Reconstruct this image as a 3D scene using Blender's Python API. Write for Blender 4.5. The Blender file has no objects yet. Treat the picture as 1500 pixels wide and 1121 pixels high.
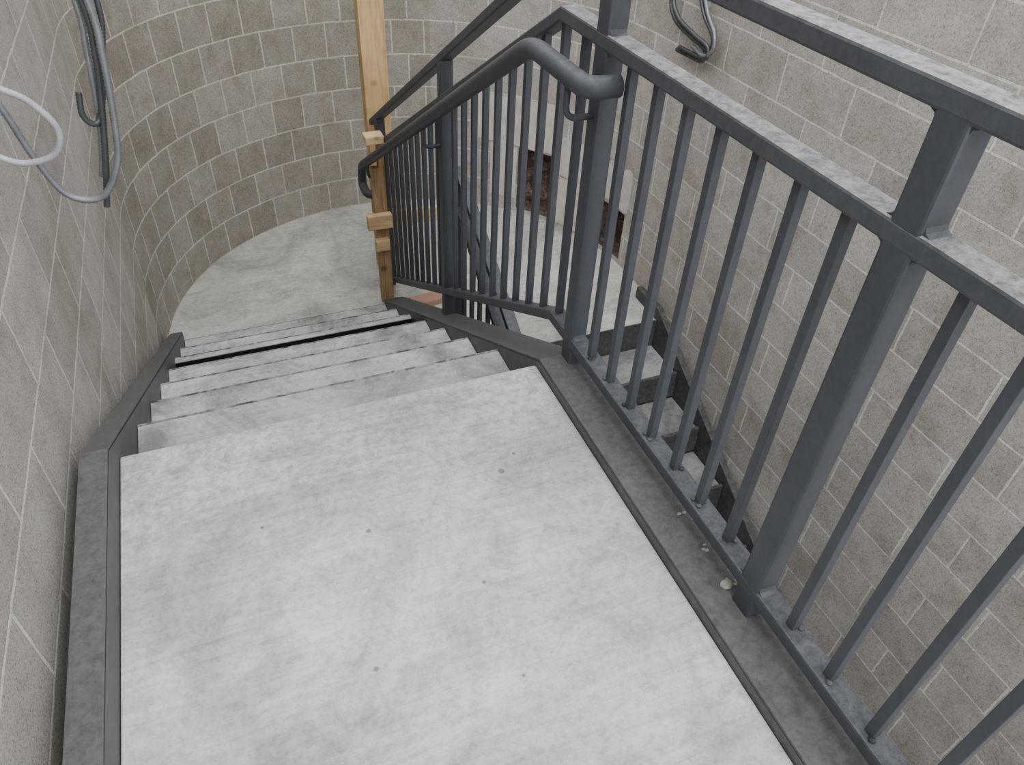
import bpy, bmesh, math, random
from mathutils import Vector, Matrix
random.seed(7)
C = bpy.context.scene.collection

# ------------------------------------------------------------ materials
def new_mat(name):
    m = bpy.data.materials.new(name); m.use_nodes = True
    nt = m.node_tree; nt.nodes.clear()
    o = nt.nodes.new('ShaderNodeOutputMaterial'); b = nt.nodes.new('ShaderNodeBsdfPrincipled')
    nt.links.new(b.outputs[0], o.inputs[0])
    return m, nt, b
def noise(nt, vec, scale, detail=4, rough=0.55, dist=0.0):
    n = nt.nodes.new('ShaderNodeTexNoise')
    n.inputs['Scale'].default_value = scale; n.inputs['Detail'].default_value = detail
    n.inputs['Roughness'].default_value = rough; n.inputs['Distortion'].default_value = dist
    nt.links.new(vec, n.inputs['Vector']); return n.outputs['Fac']
def ramp(nt, fac, stops):
    r = nt.nodes.new('ShaderNodeValToRGB'); e = r.color_ramp.elements
    while len(e) < len(stops): e.new(0.5)
    for i, (p, c) in enumerate(stops):
        e[i].position = p; e[i].color = (c[0], c[1], c[2], 1) if isinstance(c, (tuple, list)) else (c, c, c, 1)
    nt.links.new(fac, r.inputs[0]); return r.outputs[0]
def mix(nt, fac, a, b, mode='MIX'):
    m = nt.nodes.new('ShaderNodeMix'); m.data_type = 'RGBA'; m.blend_type = mode
    for s, v in ((m.inputs[0], fac), (m.inputs[6], a), (m.inputs[7], b)):
        if hasattr(v, 'is_linked'): nt.links.new(v, s)
        elif isinstance(v, (tuple, list)): s.default_value = (v[0], v[1], v[2], 1)
        else: s.default_value = v
    return m.outputs[2]
def bump(nt, h, bsdf, strength=0.3, dist=0.01, prev=None):
    b = nt.nodes.new('ShaderNodeBump'); b.inputs['Strength'].default_value = strength
    b.inputs['Distance'].default_value = dist; nt.links.new(h, b.inputs['Height'])
    if prev is not None: nt.links.new(prev, b.inputs['Normal'])
    if bsdf is not None: nt.links.new(b.outputs[0], bsdf.inputs['Normal'])
    return b.outputs[0]
def pos(nt):
    return nt.nodes.new('ShaderNodeNewGeometry').outputs['Position']

def mat_block(name, width, c1, c2, mortar):
    m, nt, b = new_mat(name)
    uv = nt.nodes.new('ShaderNodeUVMap').outputs[0]
    p = pos(nt)
    dn = nt.nodes.new('ShaderNodeTexNoise'); dn.inputs['Scale'].default_value = 14; dn.inputs['Detail'].default_value = 4
    nt.links.new(p, dn.inputs['Vector'])
    sub = nt.nodes.new('ShaderNodeVectorMath'); sub.operation = 'SUBTRACT'; nt.links.new(dn.outputs['Color'], sub.inputs[0]); sub.inputs[1].default_value = (.5, .5, .5)
    sc = nt.nodes.new('ShaderNodeVectorMath'); sc.operation = 'SCALE'; nt.links.new(sub.outputs[0], sc.inputs[0]); sc.inputs['Scale'].default_value = 0.009
    ad = nt.nodes.new('ShaderNodeVectorMath'); ad.operation = 'ADD'; nt.links.new(uv, ad.inputs[0]); nt.links.new(sc.outputs[0], ad.inputs[1])
    br = nt.nodes.new('ShaderNodeTexBrick'); br.offset = 0.5
    nt.links.new(ad.outputs[0], br.inputs['Vector'])
    for k, v in (('Scale', 1), ('Mortar Size', .0052), ('Mortar Smooth', .15), ('Bias', 0), ('Brick Width', width), ('Row Height', .2)):
        br.inputs[k].default_value = v
    br.inputs['Color1'].default_value = (*c1, 1); br.inputs['Color2'].default_value = (*c2, 1); br.inputs['Mortar'].default_value = (*mortar, 1)
    big = ramp(nt, noise(nt, p, 2.2, 6, .62, .3), [(.3, (.84, .825, .80)), (.52, (1, 1, 1)), (.75, (1.1, 1.1, 1.1))])
    col = mix(nt, 1.0, br.outputs['Color'], big, 'MULTIPLY')
    sm = ramp(nt, noise(nt, p, 9, 5, .6, .5), [(.36, (.85, .835, .81)), (.5, (1, 1, 1)), (.68, (1.08, 1.08, 1.08))])
    col = mix(nt, .8, col, sm, 'MULTIPLY')
    gr = ramp(nt, noise(nt, p, 230, 3, .75), [(.34, (.42, .40, .37)), (.46, (1, 1, 1)), (.62, (1.2, 1.18, 1.15))])
    col = mix(nt, .85, col, gr, 'MULTIPLY')
    g2 = ramp(nt, noise(nt, p, 85, 5, .8), [(.36, (.68, .66, .63)), (.48, (1, 1, 1)), (.64, (1.1, 1.1, 1.08))])
    col = mix(nt, .7, col, g2, 'MULTIPLY')
    sf = ramp(nt, noise(nt, p, 5, 8, .7, 1.2), [(.58, 0), (.76, .4)])
    col = mix(nt, sf, col, (mortar[0]*.9, mortar[1]*.9, mortar[2]*.9))
    nt.links.new(col, b.inputs['Base Color']); b.inputs['Roughness'].default_value = .95
    b.inputs['Specular IOR Level'].default_value = .15
    inv = nt.nodes.new('ShaderNodeMath'); inv.operation = 'SUBTRACT'; inv.inputs[0].default_value = 1; nt.links.new(br.outputs['Fac'], inv.inputs[1])
    n1 = bump(nt, inv.outputs[0], None, .8, .008)
    bump(nt, noise(nt, p, 150, 5, .8), b, .6, .004, n1)
    return m
m_block = mat_block('concrete_block', .4, (.318, .300, .272), (.398, .380, .350), (.55, .535, .50))
m_block_c = mat_block('concrete_block_small', .2, (.262, .245, .208), (.345, .326, .286), (.51, .49, .45))

def mat_concrete(name, dark, light, smudge, smf=.6, pits=True, edge=None):
    m, nt, b = new_mat(name); p = pos(nt)
    col = ramp(nt, noise(nt, p, 1.5, 7, .6, .6), [(.34, dark), (.60, light)])
    sf = ramp(nt, noise(nt, p, 1.9, 10, .66, 1.0), [(.46, 0), (.64, smf)])
    col = mix(nt, sf, col, smudge)
    sf2 = ramp(nt, noise(nt, p, 6.5, 10, .74, 1.2), [(.49, 0), (.68, smf*.85)])
    col = mix(nt, sf2, col, smudge)
    if edge:
        # foot traffic dirt that builds up towards the top step
        sx = nt.nodes.new('ShaderNodeSeparateXYZ'); nt.links.new(p, sx.inputs[0])
        mr = nt.nodes.new('ShaderNodeMapRange'); mr.interpolation_type = 'SMOOTHSTEP'; nt.links.new(sx.outputs[1], mr.inputs[0])
        mr.inputs[1].default_value = edge[0]; mr.inputs[2].default_value = edge[1]; mr.inputs[3].default_value = 0; mr.inputs[4].default_value = 1
        en = ramp(nt, noise(nt, p, 26, 9, .78, .5), [(.36, .85), (.58, .15)])
        ml = nt.nodes.new('ShaderNodeMath'); ml.operation = 'MULTIPLY'; nt.links.new(mr.outputs[0], ml.inputs[0]); nt.links.new(en, ml.inputs[1])
        col = mix(nt, ml.outputs[0], col, (.25, .26, .25))
    mott = ramp(nt, noise(nt, p, 55, 6, .75, .4), [(.38, (.76, .77, .78)), (.52, (1, 1, 1)), (.7, (1.05, 1.05, 1.04))])
    col = mix(nt, .75, col, mott, 'MULTIPLY')
    for rot, s in ((.5, (2, 30, 1)), (-.75, (2.4, 38, 1))):
        mp = nt.nodes.new('ShaderNodeMapping'); mp.inputs['Rotation'].default_value = (0, 0, rot); mp.inputs['Scale'].default_value = s
        nt.links.new(p, mp.inputs['Vector'])
        st = ramp(nt, noise(nt, mp.outputs[0], 1.2, 7, .7, .9), [(.38, (.86, .87, .88)), (.54, (1, 1, 1)), (.66, (1.06, 1.06, 1.06))])
        col = mix(nt, .7, col, st, 'MULTIPLY')
    if pits:
        for sc_, lo, hi, cut in ((5.5, .04, .055, .46), (15, .06, .09, .56)):
            vo = nt.nodes.new('ShaderNodeTexVoronoi'); vo.inputs['Scale'].default_value = sc_; nt.links.new(p, vo.inputs['Vector'])
            pit = ramp(nt, vo.outputs['Distance'], [(lo, .8), (hi, 0)])
            sel = ramp(nt, noise(nt, p, 4, 2), [(cut, 0), (cut+.02, 1)])
            pf = mix(nt, 1.0, pit, sel, 'MULTIPLY')
            col = mix(nt, pf, col, (.14, .14, .13))
    fine = ramp(nt, noise(nt, p, 170, 2, .6), [(.3, (.75, .75, .75)), (.42, (1, 1, 1))])
    col = mix(nt, .7, col, fine, 'MULTIPLY')
    nt.links.new(col, b.inputs['Base Color']); b.inputs['Roughness'].default_value = .72
    b.inputs['Specular IOR Level'].default_value = .35
    bump(nt, noise(nt, p, 60, 5, .7), b, .2, .004)
    return m
m_slab = mat_concrete('landing_concrete', (.46, .468, .47), (.68, .69, .69), (.19, .20, .212), .62, True, (.85, 1.42))
m_slab2 = mat_concrete('lower_landing_concrete', (.40, .395, .36), (.55, .545, .515), (.20, .197, .178), .55, False)
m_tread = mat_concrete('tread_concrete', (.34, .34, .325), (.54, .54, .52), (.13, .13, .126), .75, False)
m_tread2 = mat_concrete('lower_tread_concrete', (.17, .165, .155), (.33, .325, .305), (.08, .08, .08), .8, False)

def mat_steel(name, base, dusty, dust=(.45, .44, .42), lo=.52, hi=.72, rough=.42, side=.0, sc=22):
    m, nt, b = new_mat(name); p = pos(nt)
    g = nt.nodes.new('ShaderNodeNewGeometry')
    sx = nt.nodes.new('ShaderNodeSeparateXYZ'); nt.links.new(g.outputs['Normal'], sx.inputs[0])
    up = nt.nodes.new('ShaderNodeMapRange'); nt.links.new(sx.outputs[2], up.inputs[0])
    up.inputs[1].default_value = .3; up.inputs[2].default_value = .9; up.inputs[3].default_value = side; up.inputs[4].default_value = dusty
    nf = ramp(nt, noise(nt, p, sc, 9, .78, .3), [(lo, 0), (hi, 1)])
    f = nt.nodes.new('ShaderNodeMath'); f.operation = 'MULTIPLY'; nt.links.new(up.outputs[0], f.inputs[0]); nt.links.new(nf, f.inputs[1])
    var = ramp(nt, noise(nt, p, 6, 5, .6), [(.3, tuple(c*.85 for c in base)), (.7, tuple(c*1.15 for c in base))])
    col = mix(nt, f.outputs[0], var, dust)
    nt.links.new(col, b.inputs['Base Color'])
    rr = nt.nodes.new('ShaderNodeMapRange'); nt.links.new(f.outputs[0], rr.inputs[0]); rr.inputs[3].default_value = rough; rr.inputs[4].default_value = .9
    nt.links.new(rr.outputs[0], b.inputs['Roughness'])
    b.inputs['Specular IOR Level'].default_value = .3
    bump(nt, noise(nt, p, 120, 3), b, .05, .002)
    return m
m_paint = mat_steel('painted_railing_steel', (.044, .048, .056), .25, (.36, .36, .36), .40, .80, .5, .05, 60)
m_paint_d = mat_steel('painted_railing_steel_dusty', (.046, .050, .058), .70, (.46, .46, .455), .32, .66, .5, .05, 50)
m_string = mat_steel('painted_stringer_steel', (.058, .060, .063), .30, (.33, .32, .30), .34, .76, .5, .28, 45)
m_black = mat_steel('bare_black_steel', (.040, .040, .042), .5, (.25, .24, .22), .45, .75, .55, .3, 40)
m_lip = mat_steel('worn_nosing_steel', (.035, .036, .038), .75, (.42, .42, .40), .42, .60, .5, .3, 18)
m_void = mat_steel('painted_dark_gap', (.008, .008, .008), 0, (.05, .05, .05), .5, .72, .8)  # near-black colour paints in the slot's darkness; also used for the joint

def mat_wood(name, a, bb, axis):
    m, nt, b = new_mat(name); p = pos(nt)
    mp = nt.nodes.new('ShaderNodeMapping'); s = [14, 14, 14]; s[axis] = 1.1; mp.inputs['Scale'].default_value = s
    nt.links.new(p, mp.inputs['Vector'])
    col = ramp(nt, noise(nt, mp.outputs[0], 3.5, 8, .6, 1.2), [(.3, bb), (.55, a)])
    k = ramp(nt, noise(nt, p, 5, 3, .6), [(.38, (.8, .74, .66)), (.55, (1, 1, 1))])
    col = mix(nt, .7, col, k, 'MULTIPLY')
    vo = nt.nodes.new('ShaderNodeTexVoronoi'); vo.inputs['Scale'].default_value = 6; nt.links.new(p, vo.inputs['Vector'])
    kn = ramp(nt, vo.outputs['Distance'], [(.06, .8), (.16, 0)])
    col = mix(nt, kn, col, tuple(c*.45 for c in bb))
    nt.links.new(col, b.inputs['Base Color']); b.inputs['Roughness'].default_value = .75
    bump(nt, noise(nt, mp.outputs[0], 6, 4), b, .2, .003)
    return m
m_wood = mat_wood('timber_vertical', (.54, .37, .185), (.38, .24, .11), 2)
m_woodx = mat_wood('timber_horizontal', (.58, .41, .23), (.42, .28, .14), 0)
m_wooddk = mat_wood('timber_dark', (.36, .24, .12), (.20, .13, .065), 2)  # darker tone for the lower studs
m_red = mat_wood('timber_red', (.34, .20, .15), (.30, .17, .12), 0)

def mat_simple(name, col, rough, metal=0.0, sc=30):
    m, nt, b = new_mat(name); p = pos(nt)
    c = ramp(nt, noise(nt, p, sc, 6, .65), [(.3, tuple(x*.8 for x in col)), (.7, tuple(x*1.1 for x in col))])
    nt.links.new(c, b.inputs['Base Color']); b.inputs['Roughness'].default_value = rough; b.inputs['Metallic'].default_value = metal
    return m
m_cab_l = mat_simple('cable_armour_light', (.40, .41, .43), .45, .2)
m_cab_m = mat_simple('cable_armour_grey', (.22, .235, .25), .42, .4)
m_cab_d = mat_simple('cable_armour_dark', (.075, .08, .085), .42, .3)
m_crumb = mat_simple('mortar_crumb', (.30, .29, .265), .95)
def mat_rough_hole():
    m, nt, b = new_mat('broken_block_interior'); p = pos(nt)
    c = ramp(nt, noise(nt, p, 14, 8, .75, 1), [(.35, (.045, .032, .025)), (.5, (.17, .11, .08)), (.66, (.36, .29, .24))])
    nt.links.new(c, b.inputs['Base Color']); b.inputs['Roughness'].default_value = .95
    bump(nt, noise(nt, p, 30, 8, .8), b, 1, .05); return m
m_hole = mat_rough_hole()
m_patch = mat_simple('parging_cement', (.50, .47, .43), .9, 0, 12)

# ------------------------------------------------------------ geometry helpers
def empty(name, loc=(0, 0, 0)):
    e = bpy.data.objects.new(name, None); e.location = loc; e.empty_display_size = .1; C.objects.link(e); return e
def mkobj(name, verts, faces, mat, parent=None, smooth=False, bevel=0.0, uvs=None):
    me = bpy.data.meshes.new(name); me.from_pydata(verts, [], faces); me.update()
    bm = bmesh.new(); bm.from_mesh(me)
    if uvs is None: bmesh.ops.recalc_face_normals(bm, faces=bm.faces)
    bm.to_mesh(me); bm.free()
    if smooth:
        for p in me.polygons: p.use_smooth = True
    o = bpy.data.objects.new(name, me); C.objects.link(o); me.materials.append(mat)
    if parent: o.parent = parent
    if bevel > 0:
        md = o.modifiers.new('bevel', 'BEVEL'); md.width = bevel; md.segments = 2; md.limit_method = 'ANGLE'; md.angle_limit = math.radians(40)
    return o
BOXF = [(0, 1, 2, 3), (7, 6, 5, 4), (0, 4, 5, 1), (1, 5, 6, 2), (2, 6, 7, 3), (3, 7, 4, 0)]
def box(name, x0, x1, y0, y1, z0, z1, mat, parent=None, bevel=.0015, rotz=0):
    v = [(x0, y0, z0), (x1, y0, z0), (x1, y1, z0), (x0, y1, z0), (x0, y0, z1), (x1, y0, z1), (x1, y1, z1), (x0, y1, z1)]
    if rotz:
        cx, cy = (x0+x1)/2, (y0+y1)/2; c, s = math.cos(rotz), math.sin(rotz)
        v = [(cx+(a-cx)*c-(b-cy)*s, cy+(a-cx)*s+(b-cy)*c, z) for a, b, z in v]
    return mkobj(name, v, BOXF, mat, parent, bevel=bevel)
def path_bar(name, path, x0, x1, h0, h1, mat, parent=None, bevel=.002):
    v = []; f = []
    for y, z in path: v += [(x0, y, z+h1), (x1, y, z+h1), (x1, y, z+h0), (x0, y, z+h0)]
    n = len(path)
    for i in range(n-1):
        a = 4*i
        for k in range(4):
            f.append((a+k, a+(k+1) % 4, a+4+(k+1) % 4, a+4+k))
    f.append((3, 2, 1, 0)); e = 4*(n-1); f.append((e, e+1, e+2, e+3))
    return mkobj(name, v, f, mat, parent, bevel=bevel)
def fillet(pts, r, seg=8):
    P = [Vector(p) for p in pts]; out = [P[0]]
    for i in range(1, len(P)-1):
        a = (P[i-1]-P[i]); b = (P[i+1]-P[i]); d = min(r, a.length*.49, b.length*.49)
        A = P[i]+a.normalized()*d; B = P[i]+b.normalized()*d
        for k in range(seg+1):
            t = k/seg; out.append(A*(1-t)**2+P[i]*2*t*(1-t)+B*t*t)
    out.append(P[-1]); return out
def catmull(pts, n=12):
    P = [Vector(p) for p in pts]; P = [P[0]*2-P[1]]+P+[P[-1]*2-P[-2]]; out = []
    for i in range(1, len(P)-2):
        for k in range(n):
            t = k/n; a, b, c, d = P[i-1:i+3]
            out.append(.5*((2*b)+(c-a)*t+(2*a-5*b+4*c-d)*t*t+(3*b-a-3*c+d)*t**3))
    out.append(P[-2]); return out
def resample(P, step):
    out = [P[0]]; acc = 0
    for i in range(1, len(P)):
        a = P[i-1]; b = P[i]; L = (b-a).length
        if L < 1e-9: continue
        t = step-acc
        while t <= L:
            out.append(a+(b-a)*(t/L)); t += step
        acc = L-(t-step)
    out.append(P[-1]); return out
def tube(name, P, r, mat, parent=None, sides=16, corr=0.0):
    v = []; f = []; n = len(P); up = Vector((0, 0, 1)); prev = None
    for i, p in enumerate(P):
        t = (P[min(i+1, n-1)]-P[max(i-1, 0)]).normalized()
        if prev is None:
            a = up if abs(t.z) < .9 else Vector((1, 0, 0)); u = t.cross(a).normalized()
        else:
            u = (prev-t*prev.dot(t)).normalized()
        prev = u; w = t.cross(u)
        rr = r*(1-corr) if (corr and i % 2) else r
        for k in range(sides):
            an = 2*math.pi*k/sides; v.append(tuple(p+(u*math.cos(an)+w*math.sin(an))*rr))
    for i in range(n-1):
        for k in range(sides):
            a = i*sides+k; b = i*sides+(k+1) % sides; f.append((a, b, b+sides, a+sides))
    f.append(tuple(range(sides))); f.append(tuple(reversed(range((n-1)*sides, n*sides))))
    return mkobj(name, v, f, mat, parent, smooth=True)

# ------------------------------------------------------------ dimensions (metres)
XL, XR = -.47, 2.25
CX, CY, R = .89, 3.43, 1.36
RISE, RUN = .165, .295
Y0 = 1.485
ZL = -7*RISE
YL = Y0+7*RUN
YR = 2.90
ZB = ZL-11*RISE
ZT = 2.6
YB = -1.6
SL = RISE/RUN

# ------------------------------------------------------------ walls
def wall(name, path, s0, holes, mat, zt=ZT):
    S = [s0+s for _, _, s in path]
    zs = sorted(set([ZB, zt]+[h for H in holes for h in H[2:4]]))
    v = []; f = []
    nz = len(zs)
    for (x, y, s) in path:
        for z in zs: v.append((x, y, z))
    for i in range(len(path)-1):
        for j in range(nz-1):
            sm = (path[i][2]+path[i+1][2])/2; zm = (zs[j]+zs[j+1])/2
            if any(H[0] < sm < H[1] and H[2] < zm < H[3] for H in holes): continue
            f.append((i*nz+j, (i+1)*nz+j, (i+1)*nz+j+1, i*nz+j+1))
    o = mkobj(name, v, f, mat, uvs=True)
    me = o.data; ul = me.uv_layers.new(name='UVMap')
    for p in me.polygons:
        for li in p.loop_indices:
            vi = me.loops[li].vertex_index
            ul.data[li].uv = (S[vi//nz]+40, v[vi][2]-ZL+20)
    return o
wall('wall_left', [(XL, YB, 0), (XL, CY, CY-YB)], 0.1, [], m_block)
NSEG = 128
arc = []
for i in range(NSEG+1):
    a = math.pi*(1-i/NSEG); arc.append((CX+R*math.cos(a), CY+R*math.sin(a), R*math.pi*i/NSEG))
def s_of(deg): return R*math.radians(180-deg)
hole1 = (s_of(43.5), s_of(31.5), ZL+.03, ZL+.47)
hole2 = (s_of(15), s_of(4.5), ZL+.03, ZL+.34)
half = int(NSEG*.62)
w_far = wall('wall_far', arc[:half+1], 0.0, [], m_block_c)
w_fr = wall('wall_far_right', arc[half:], 0.0, [hole1, hole2], m_block)
wall('wall_right', [(XR, CY, R*math.pi), (XR, YB, R*math.pi+CY-YB)], 0.0, [], m_block)
wall('wall_back', [(XR, YB, 0), (XL, YB, XR-XL)], 0.0, [], m_block, zt=-1.5)
for n, (sa, sb, za, zb) in enumerate((hole1, hole2)):
    cells = [i for i in range(NSEG) if sa < (arc[i][2]+arc[i+1][2])/2 < sb]
    ia, ib = cells[0], cells[-1]+1
    v = []; f = []; nu = ib-ia+1; nv = 9
    def pt(i, z, d):
        x, y, s = arc[i]; dx, dy = (x-CX)/R, (y-CY)/R
        return (x+dx*d, y+dy*d, z)
    for i in range(ia, ib+1):
        for j in range(nv): v.append(pt(i, za+(zb-za)*j/(nv-1), .12+random.uniform(-.03, .03)))
    for i in range(nu-1):
        for j in range(nv-1): f.append((i*nv+j, (i+1)*nv+j, (i+1)*nv+j+1, i*nv+j+1))
    ring_idx = [(i, 0) for i in range(nu)]+[(nu-1, j) for j in range(1, nv)]+[(i, nv-1) for i in range(nu-2, -1, -1)]+[(0, j) for j in range(nv-2, 0, -1)]
    b0 = len(v)
    for (i, j) in ring_idx: v.append(pt(ia+i, za+(zb-za)*j/(nv-1), -.0))
    L = len(ring_idx)
    for k in range(L):
        k2 = (k+1) % L; i, j = ring_idx[k]; i2, j2 = ring_idx[k2]
        f.append((b0+k, b0+k2, i2*nv+j2, i*nv+j))
    mkobj('wall_recess' if n == 0 else 'wall_recess.001', v, f, m_hole)
pp = empty('cement_patch')
def patch(name, d0, d1, z0, z1, jit=.012):
    v = []; f = []; n = 14
    for i in range(n+1):
        a = math.radians(d0+(d1-d0)*i/n)
        for j, z in enumerate((z0, z1)):
            zz = z+random.uniform(-jit, jit)
            v.append((CX+(R-.004)*math.cos(a), CY+(R-.004)*math.sin(a), zz))
    for i in range(n): f.append((2*i, 2*i+2, 2*i+3, 2*i+1))
    mkobj(name, v, f, m_patch, pp)
patch('patch_upper', 56, 31, ZL+.48, ZL+.80)
patch('patch_mid', 30.5, 3, ZL+.36, ZL+.62)
patch('patch_side', 52, 44, ZL+.1, ZL+.47)
patch('patch_pier', 31, 15.3, ZL+.02, ZL+.36)

mkobj('floor', [(XL, YB, ZB), (XR, YB, ZB), (XR, CY+R, ZB), (XL, CY+R, ZB)], [(0, 1, 2, 3)], m_slab2)

# ------------------------------------------------------------ staircase
st = empty('steel_pan_staircase')
SX0, SX1 = -.375, .723
box('upper_landing_slab', SX0, SX1, YB+.05, Y0-.003, -.06, 0, m_slab, st, .005)
box('upper_landing_pan', SX0, SX1, YB+.05, Y0-.006, -.075, -.061, m_string, st, 0)
box('nosing_plate_0', SX0, SX1, Y0-.003, Y0, -.165, -.006, m_string, st, .001)
for k in range(1, 8):
    ya, yb, z = Y0+RUN*(k-1), Y0+RUN*k, -RISE*k
    if k == 5:
        # concrete missing at the back of this step: open slot, its darkness painted as black boxes
        box('tread_%d' % k, SX0, SX1, ya+.256, yb-.009, z-.007, z, m_tread, st, .002)
        box('pan_%d' % k, SX0, SX1, ya, yb-.005, z-.16, z-.15, m_void, st, 0)
        box('pan_front_%d' % k, SX0, SX1, ya+.258, yb-.010, z-.15, z-.008, m_void, st, 0)
    elif k == 7:
        box('tread_%d' % k, SX0, SX1, ya, yb-.006, z-.045, z+.003, m_tread, st, .003)
        box('joint_%d' % k, SX0, SX1, yb-.006, yb, z-.045, z-.001, m_void, st, 0)
    else:
        box('tread_%d' % k, SX0, SX1, ya, yb-.009, z-.045, z, m_tread, st, .003)
    if k < 7: box('riser_%d' % k, SX0, SX1, yb-.009, yb, z-RISE+.001, z-.001, m_lip, st, .0008)
lp = [(YB+.05, 0), (1.42, 0), (YL+.02, -(YL+.02-1.42)*SL)]
path_bar('stringer_left_web', lp, -.383, -.376, -.24, .085, m_string, st, .001)
path_bar('stringer_left_flange', lp, -.435, -.376, .080, .090, m_string, st, .001)
path_bar('stringer_left_bottom_flange', lp, -.435, -.376, -.25, -.24, m_string, st, .001)
rp = [(YB+.05, 0), (1.46, 0), (YL+.10, -(YL+.10-1.46)*SL)]
path_bar('stringer_right_web', rp, .724, .731, -.25, .03, m_string, st, .001)
path_bar('stringer_right_flange', rp, .724, .842, .026, .036, m_string, st, .001)
path_bar('stringer_right_outer_web', rp, .836, .842, -.25, .026, m_string, st, .001)

a0 = math.pi-math.asin((YL-CY)/R)
top = []
for i in range(61):
    a = a0*(1-i/60); top.append((CX+(R-.004)*math.cos(a), CY+(R-.004)*math.sin(a)))
top += [(XR-.004, YR), (.93, YR), (.93, YL-.12), (.845, YL-.12), (.845, YL), ]
n = len(top)
v = [(x, y, ZL) for x, y in top]+[(x, y, ZL-.12) for x, y in top]
f = [tuple(reversed(range(n))), tuple(range(n, 2*n))]+[(i, (i+1) % n, n+(i+1) % n, n+i) for i in range(n)]
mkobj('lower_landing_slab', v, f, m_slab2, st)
box('landing_edge_channel_right', .93, 2.2, YR-.008, YR, ZL-.2, ZL+.004, m_black, st)
for j in range(1, 11):
    y1 = YR-.008-RUN*(j-1); y0_ = y1-RUN; z = ZL-RISE*j
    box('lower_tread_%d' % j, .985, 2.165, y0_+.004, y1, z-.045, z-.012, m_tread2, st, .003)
    box('lower_pan_lip_%d' % j, .985, 2.165, y0_, y0_+.02, z-.05, z+.004, m_black, st)
    box('lower_riser_%d' % j, .985, 2.165, y1-.004, y1, z, z+RISE-.05, m_black, st, .0008)
lf = [(YR+.25, ZL), (YR, ZL), (YR-RUN*10.9, ZL-RUN*10.9*SL)]
path_bar('lower_stringer_inner', lf, .945, .985, -.2, .055, m_string, st)
path_bar('lower_stringer_wall', lf, 2.168, 2.205, -.2, .075, m_black, st)

# ------------------------------------------------------------ main railing
rl = empty('steel_guard_railing')
RX = .815; hw = .024
def rail(name, path, mat=None, x=RX, w=hw, h=.034, parent=rl):
    path_bar(name, path, x-w, x+w, -h/2, h/2, mat or m_paint, parent, .005)
ZTOP, ZMID, ZBOT = 1.063, .890, .105
YE = 3.86
topp = [(-1.45, ZTOP), (1.60, ZTOP), (YE+.03, ZTOP-(YE+.03-1.60)*SL)]
midp = [(-1.45, ZMID), (1.645, ZMID), (3.76, ZMID-(3.76-1.645)*SL)]
botp = [(-1.45, ZBOT), (1.56, ZBOT), (3.76, ZBOT-(3.76-1.56)*SL)]
def zat(p, y):
    for (ya, za), (yb, zb) in zip(p, p[1:]):
        if y <= yb: return za+(zb-za)*(y-ya)/(yb-ya)
    return p[-1][1]
rail('top_rail', topp, m_paint_d); rail('mid_rail', midp, m_paint_d); rail('bottom_rail', botp)
posts = [-1.1, -.255, .590, 1.440, 2.60, 3.745]
def zstr(y): return .036 if y < 1.46 else .036-(y-1.46)*SL
def gusset(name, y, z, sy, sz, s=.016):
    y0 = y+sy*.024
    v = []
    for x in (RX-.019, RX+.019): v += [(x, y0, z), (x, y0+sy*s, z), (x, y0+sy*s*.3, z+sz*s*.3), (x, y0, z+sz*s)]
    f = [(0, 1, 2, 3), (7, 6, 5, 4), (0, 4, 5, 1), (1, 5, 6, 2), (2, 6, 7, 3), (3, 7, 4, 0)]
    mkobj(name, v, f, m_paint, rl)
for i, y in enumerate(posts):
    zb_ = zstr(y)-.01 if i < 5 else ZL
    box('post_%d' % i, RX-.0235, RX+.0235, y-.026, y+.026, zb_, zat(topp, y)-.004, m_paint, rl, .005)
    if i < 4:
        g = 0
        for sy in (-1, 1):
            if i == 3 and sy == 1: continue
            for zz, szs in ((ZTOP-.016, (-1,)), (ZMID+.016, (1,)), (ZMID-.016, (-1,)), (ZBOT+.016, (1,))):
                for s_ in szs:
                    gusset('weld_fillet_%d_%d' % (i, g), y, zz, sy, s_); g += 1
bi = 0
for a, b in zip(posts, posts[1:]):
    n = round((b-a)/.107)
    for k in range(1, n):
        y = a+(b-a)*k/n
        box('baluster_%d' % bi, RX-.0095, RX+.0095, y-.0095, y+.0095, zat(botp, y)+.01, zat(midp, y)-.01, m_paint, rl, .0015)
        if b < 2:
            for q in range(2):
                bx = RX+random.choice((-1, 1))*.0105; by = y+random.choice((-1, 1))*.0105
                me = bpy.data.meshes.new('weld'); bm = bmesh.new(); bmesh.ops.create_icosphere(bm, subdivisions=2, radius=.0055, matrix=Matrix.Translation((bx, by, ZBOT+.019)) @ Matrix.Diagonal((1.2, 1.2, .7, 1)))
                bm.to_mesh(me); bm.free(); me.materials.append(m_paint)
                o = bpy.data.objects.new('weld_%d_%d' % (bi, q), me); C.objects.link(o); o.parent = rl
        bi += 1
HX = .725; HZ = .826
ze = HZ-(3.86-1.644)*.572
hp = fillet([(.797, 1.352, HZ), (HX, 1.352, HZ), (HX, 1.644, HZ), (HX, 3.86, ze), (HX, 3.90, ze-.13), (HX, 3.79, ze-.14), (.80, 3.765, ze-.14)], .055, 10)
tube('pipe_handrail', hp, .0235, m_paint, rl, 24)
def hz(y): return HZ if y < 1.644 else HZ-(y-1.644)*.572
for i, y in enumerate((1.44, 2.60, 3.70)):
    z = hz(y)
    P = fillet([(HX, y, z-.015), (HX, y, z-.095), (RX-.02, y, z-.095)], .03, 8)
    tube('handrail_bracket_%d' % i, P, .0075, m_paint, rl, 10)

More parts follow.
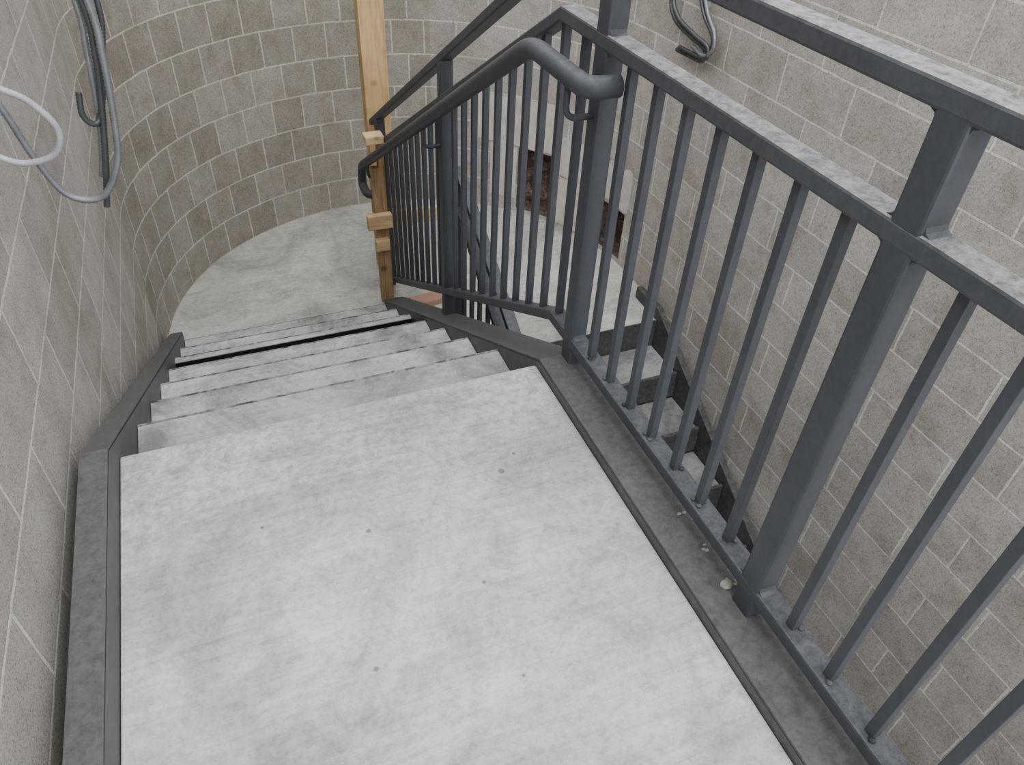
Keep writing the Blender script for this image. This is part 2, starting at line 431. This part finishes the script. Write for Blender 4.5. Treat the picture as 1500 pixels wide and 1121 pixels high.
# ------------------------------------------------------------ lower flight railing
r2 = empty('lower_flight_railing')
RX2 = .965
def low(zoff, ys=YR+.05, ye=-.3): return [(ys, ZL+zoff), (YR-.05, ZL+zoff), (ye, ZL+zoff-(YR-.05-ye)*SL)]
for nm, zo in (('top_rail', 1.063), ('mid_rail', .89), ('bottom_rail', .105)):
    path_bar(nm+'_lower', low(zo)[::-1], RX2-hw, RX2+hw, -.017, .017, m_paint, r2, .004)
def zl2(zo, y): return ZL+zo-max(0, (YR-.05-y))*SL
ps2 = [2.93, 1.85, .8, -.2]
for i, y in enumerate(ps2):
    box('post_low_%d' % i, RX2-.0235, RX2+.0235, y-.026, y+.026, zl2(0.03, y), zl2(1.06, y), m_paint, r2, .004)
c = 0
for a, b in zip(ps2, ps2[1:]):
    n = round((a-b)/.107)
    for k in range(1, n):
        y = a+(b-a)*k/n
        box('baluster_low_%d' % c, RX2-.0095, RX2+.0095, y-.0095, y+.0095, zl2(.11, y), zl2(.885, y), m_paint, r2, .0015); c += 1
hp2 = fillet([(.995, 3.12, ZL+.77), (1.05, 3.12, ZL+.77), (1.05, 2.85, ZL+.77), (1.05, -.2, ZL+.77-3.05*SL)], .05, 8)
tube('pipe_handrail_low', hp2, .0215, m_paint, r2, 20)

# ------------------------------------------------------------ timber shoring
wd = empty('timber_shoring_post')
box('main_stud', .785, .915, 3.905, 3.995, ZL, ZT-.1, m_wood, wd, .003)
box('lower_stud', .715, .784, 3.56, 3.60, ZL+.0, hz(3.6)-.035, m_wooddk, wd, .003)
box('lower_stud_upper', .753, .784, 3.56, 3.60, hz(3.6)-.035, -.195, m_wooddk, wd, .003)
box('cross_brace', .735, 1.15, 3.864, 3.903, -.845, -.755, m_woodx, wd, .003)
box('cleat_top', .695, .788, 3.54, 3.62, -.194, -.155, m_woodx, wd, .003)
box('cleat_mid', .665, .797, 3.518, 3.558, -.655, -.575, m_woodx, wd, .003)
box('cleat_low', .70, .775, 3.518, 3.558, -.79, -.725, m_woodx, wd, .003)
box('timber_offcut', .865, 1.10, 3.44, 3.53, ZL, ZL+.038, m_red, None, .003, .12)

# ------------------------------------------------------------ mortar crumbs on the stringer by the post
bm = bmesh.new()
rnd = random.Random(3)
for i in range(16):
    x = rnd.uniform(.80, .834); y = .63+abs(rnd.gauss(0, .10)); s = rnd.uniform(.002, .004)
    if i == 0: x, y, s = .80, .645, .010
    r_ = bmesh.ops.create_icosphere(bm, subdivisions=2, radius=s, matrix=Matrix.Translation((x, y, .036+s*.2)) @ Matrix.Diagonal((1.5, 1.1, .4, 1)))
    for vv in r_['verts']: vv.co += Vector([rnd.uniform(-.15, .15)*s for _ in range(3)])
me = bpy.data.meshes.new('mortar_debris'); bm.to_mesh(me); bm.free(); me.materials.append(m_crumb)
o = bpy.data.objects.new('mortar_debris', me); C.objects.link(o)

# ------------------------------------------------------------ flexible armoured cables
def cable(name, pts, r, mat, parent):
    P = resample(catmull(pts, 16), .0038)
    tube(name, P, r, mat, parent, 12, .2)
cl = empty('armored_cable_bundle')
Y = 1.90
lg = [(-.462, Y, 1.75), (-.35, Y, 1.55), (-.22, Y-.02, 1.2), (-.185, Y, .903), (-.188, Y, .794), (-.206, Y, .644), (-.228, Y, .547), (-.283, Y, .47), (-.353, Y, .485), (-.392, Y, .584), (-.418, Y, .705), (-.462, Y, .80)]
cable('loop_grey', lg, .0088, m_cab_m, cl)
cable('strand_dark', [(-.462, Y+.05, 1.70), (-.36, Y+.04, 1.5), (-.24, Y+.03, 1.2), (-.20, Y+.03, .903), (-.205, Y+.03, .79), (-.221, Y+.03, .693), (-.25, Y+.03, .56), (-.284, Y+.03, .429)], .0082, m_cab_d, cl)
cable('strand_dark_2', [(-.462, Y+.08, 1.66), (-.37, Y+.07, 1.5), (-.25, Y+.06, 1.2), (-.215, Y+.05, .903), (-.222, Y+.05, .79), (-.238, Y+.05, .66), (-.258, Y+.05, .56), (-.275, Y+.05, .50)], .0078, m_cab_m, cl)
cable('strand_hook', [(-.462, Y+.02, 1.65), (-.34, Y+.02, 1.45), (-.20, Y+.05, 1.15), (-.172, Y+.06, .9), (-.195, Y+.06, .77), (-.218, Y+.05, .69), (-.245, Y+.03, .637), (-.268, Y+.02, .66), (-.261, Y+.02, .712)], .0075, m_cab_d, cl)
Y = 1.75
cable('loop_light', [(-.463, Y+.03, .83), (-.42, Y+.01, .81), (-.373, Y, .788), (-.330, Y, .757), (-.299, Y, .697), (-.321, Y, .647), (-.378, Y, .634), (-.422, Y, .652), (-.463, Y+.03, .68)], .0078, m_cab_l, cl)
cr = empty('armored_cable_coil')
ca = [(2.235, 3.25, 1.2), (2.19, 3.30, .8), (2.19, 3.32, .50), (2.18, 3.24, .40), (2.18, 3.08, .36), (2.19, 2.97, .335), (2.19, 2.97, .285), (2.2, 3.08, .27), (2.2, 3.21, .265)]
cable('coil_a', ca, .011, m_cab_d, cr)
cable('coil_d', [(x+.012, y+.035, z-.022) for x, y, z in ca], .011, m_cab_d, cr)
cable('coil_b', [(2.235, 3.14, 1.25), (2.19, 3.14, .8), (2.2, 3.12, .60), (2.2, 3.04, .47), (2.19, 2.94, .40), (2.19, 2.93, .33), (2.19, 2.99, .29), (2.2, 3.1, .30)], .010, m_cab_m, cr)
cable('coil_c', [(2.235, 3.18, 1.2), (2.2, 3.17, .8), (2.2, 3.15, .60), (2.2, 3.07, .46), (2.2, 2.97, .39), (2.2, 2.955, .34), (2.2, 3.0, .31)], .010, m_cab_d, cr)

# ------------------------------------------------------------ light
w = bpy.data.worlds.new('sky'); bpy.context.scene.world = w; w.use_nodes = True
bg = w.node_tree.nodes['Background']; bg.inputs[0].default_value = (.95, .972, 1.0, 1); bg.inputs[1].default_value = 3.5
sun = bpy.data.lights.new('overcast_sun', 'SUN'); sun.energy = 1.8; sun.angle = math.radians(80); sun.color = (1, .985, .96)
so = bpy.data.objects.new('overcast_sun', sun); C.objects.link(so); so.rotation_euler = (math.radians(28), math.radians(-14), 0); so.location = (0, 0, 5)

# ------------------------------------------------------------ camera
cam = bpy.data.cameras.new('camera'); cam.sensor_width = 36; cam.lens = 26.0; cam.clip_start = .02
co = bpy.data.objects.new('camera', cam); C.objects.link(co)
r = Vector((.929, -.368, .0423)).normalized(); b = -Vector((.305, .693, -.654)).normalized()
u = b.cross(r).normalized(); r = u.cross(b).normalized()
M = Matrix((( r.x, u.x, b.x, 0), (r.y, u.y, b.y, 0), (r.z, u.z, b.z, 1.35), (0, 0, 0, 1)))
co.matrix_world = M
bpy.context.scene.camera = co
print('DONE')
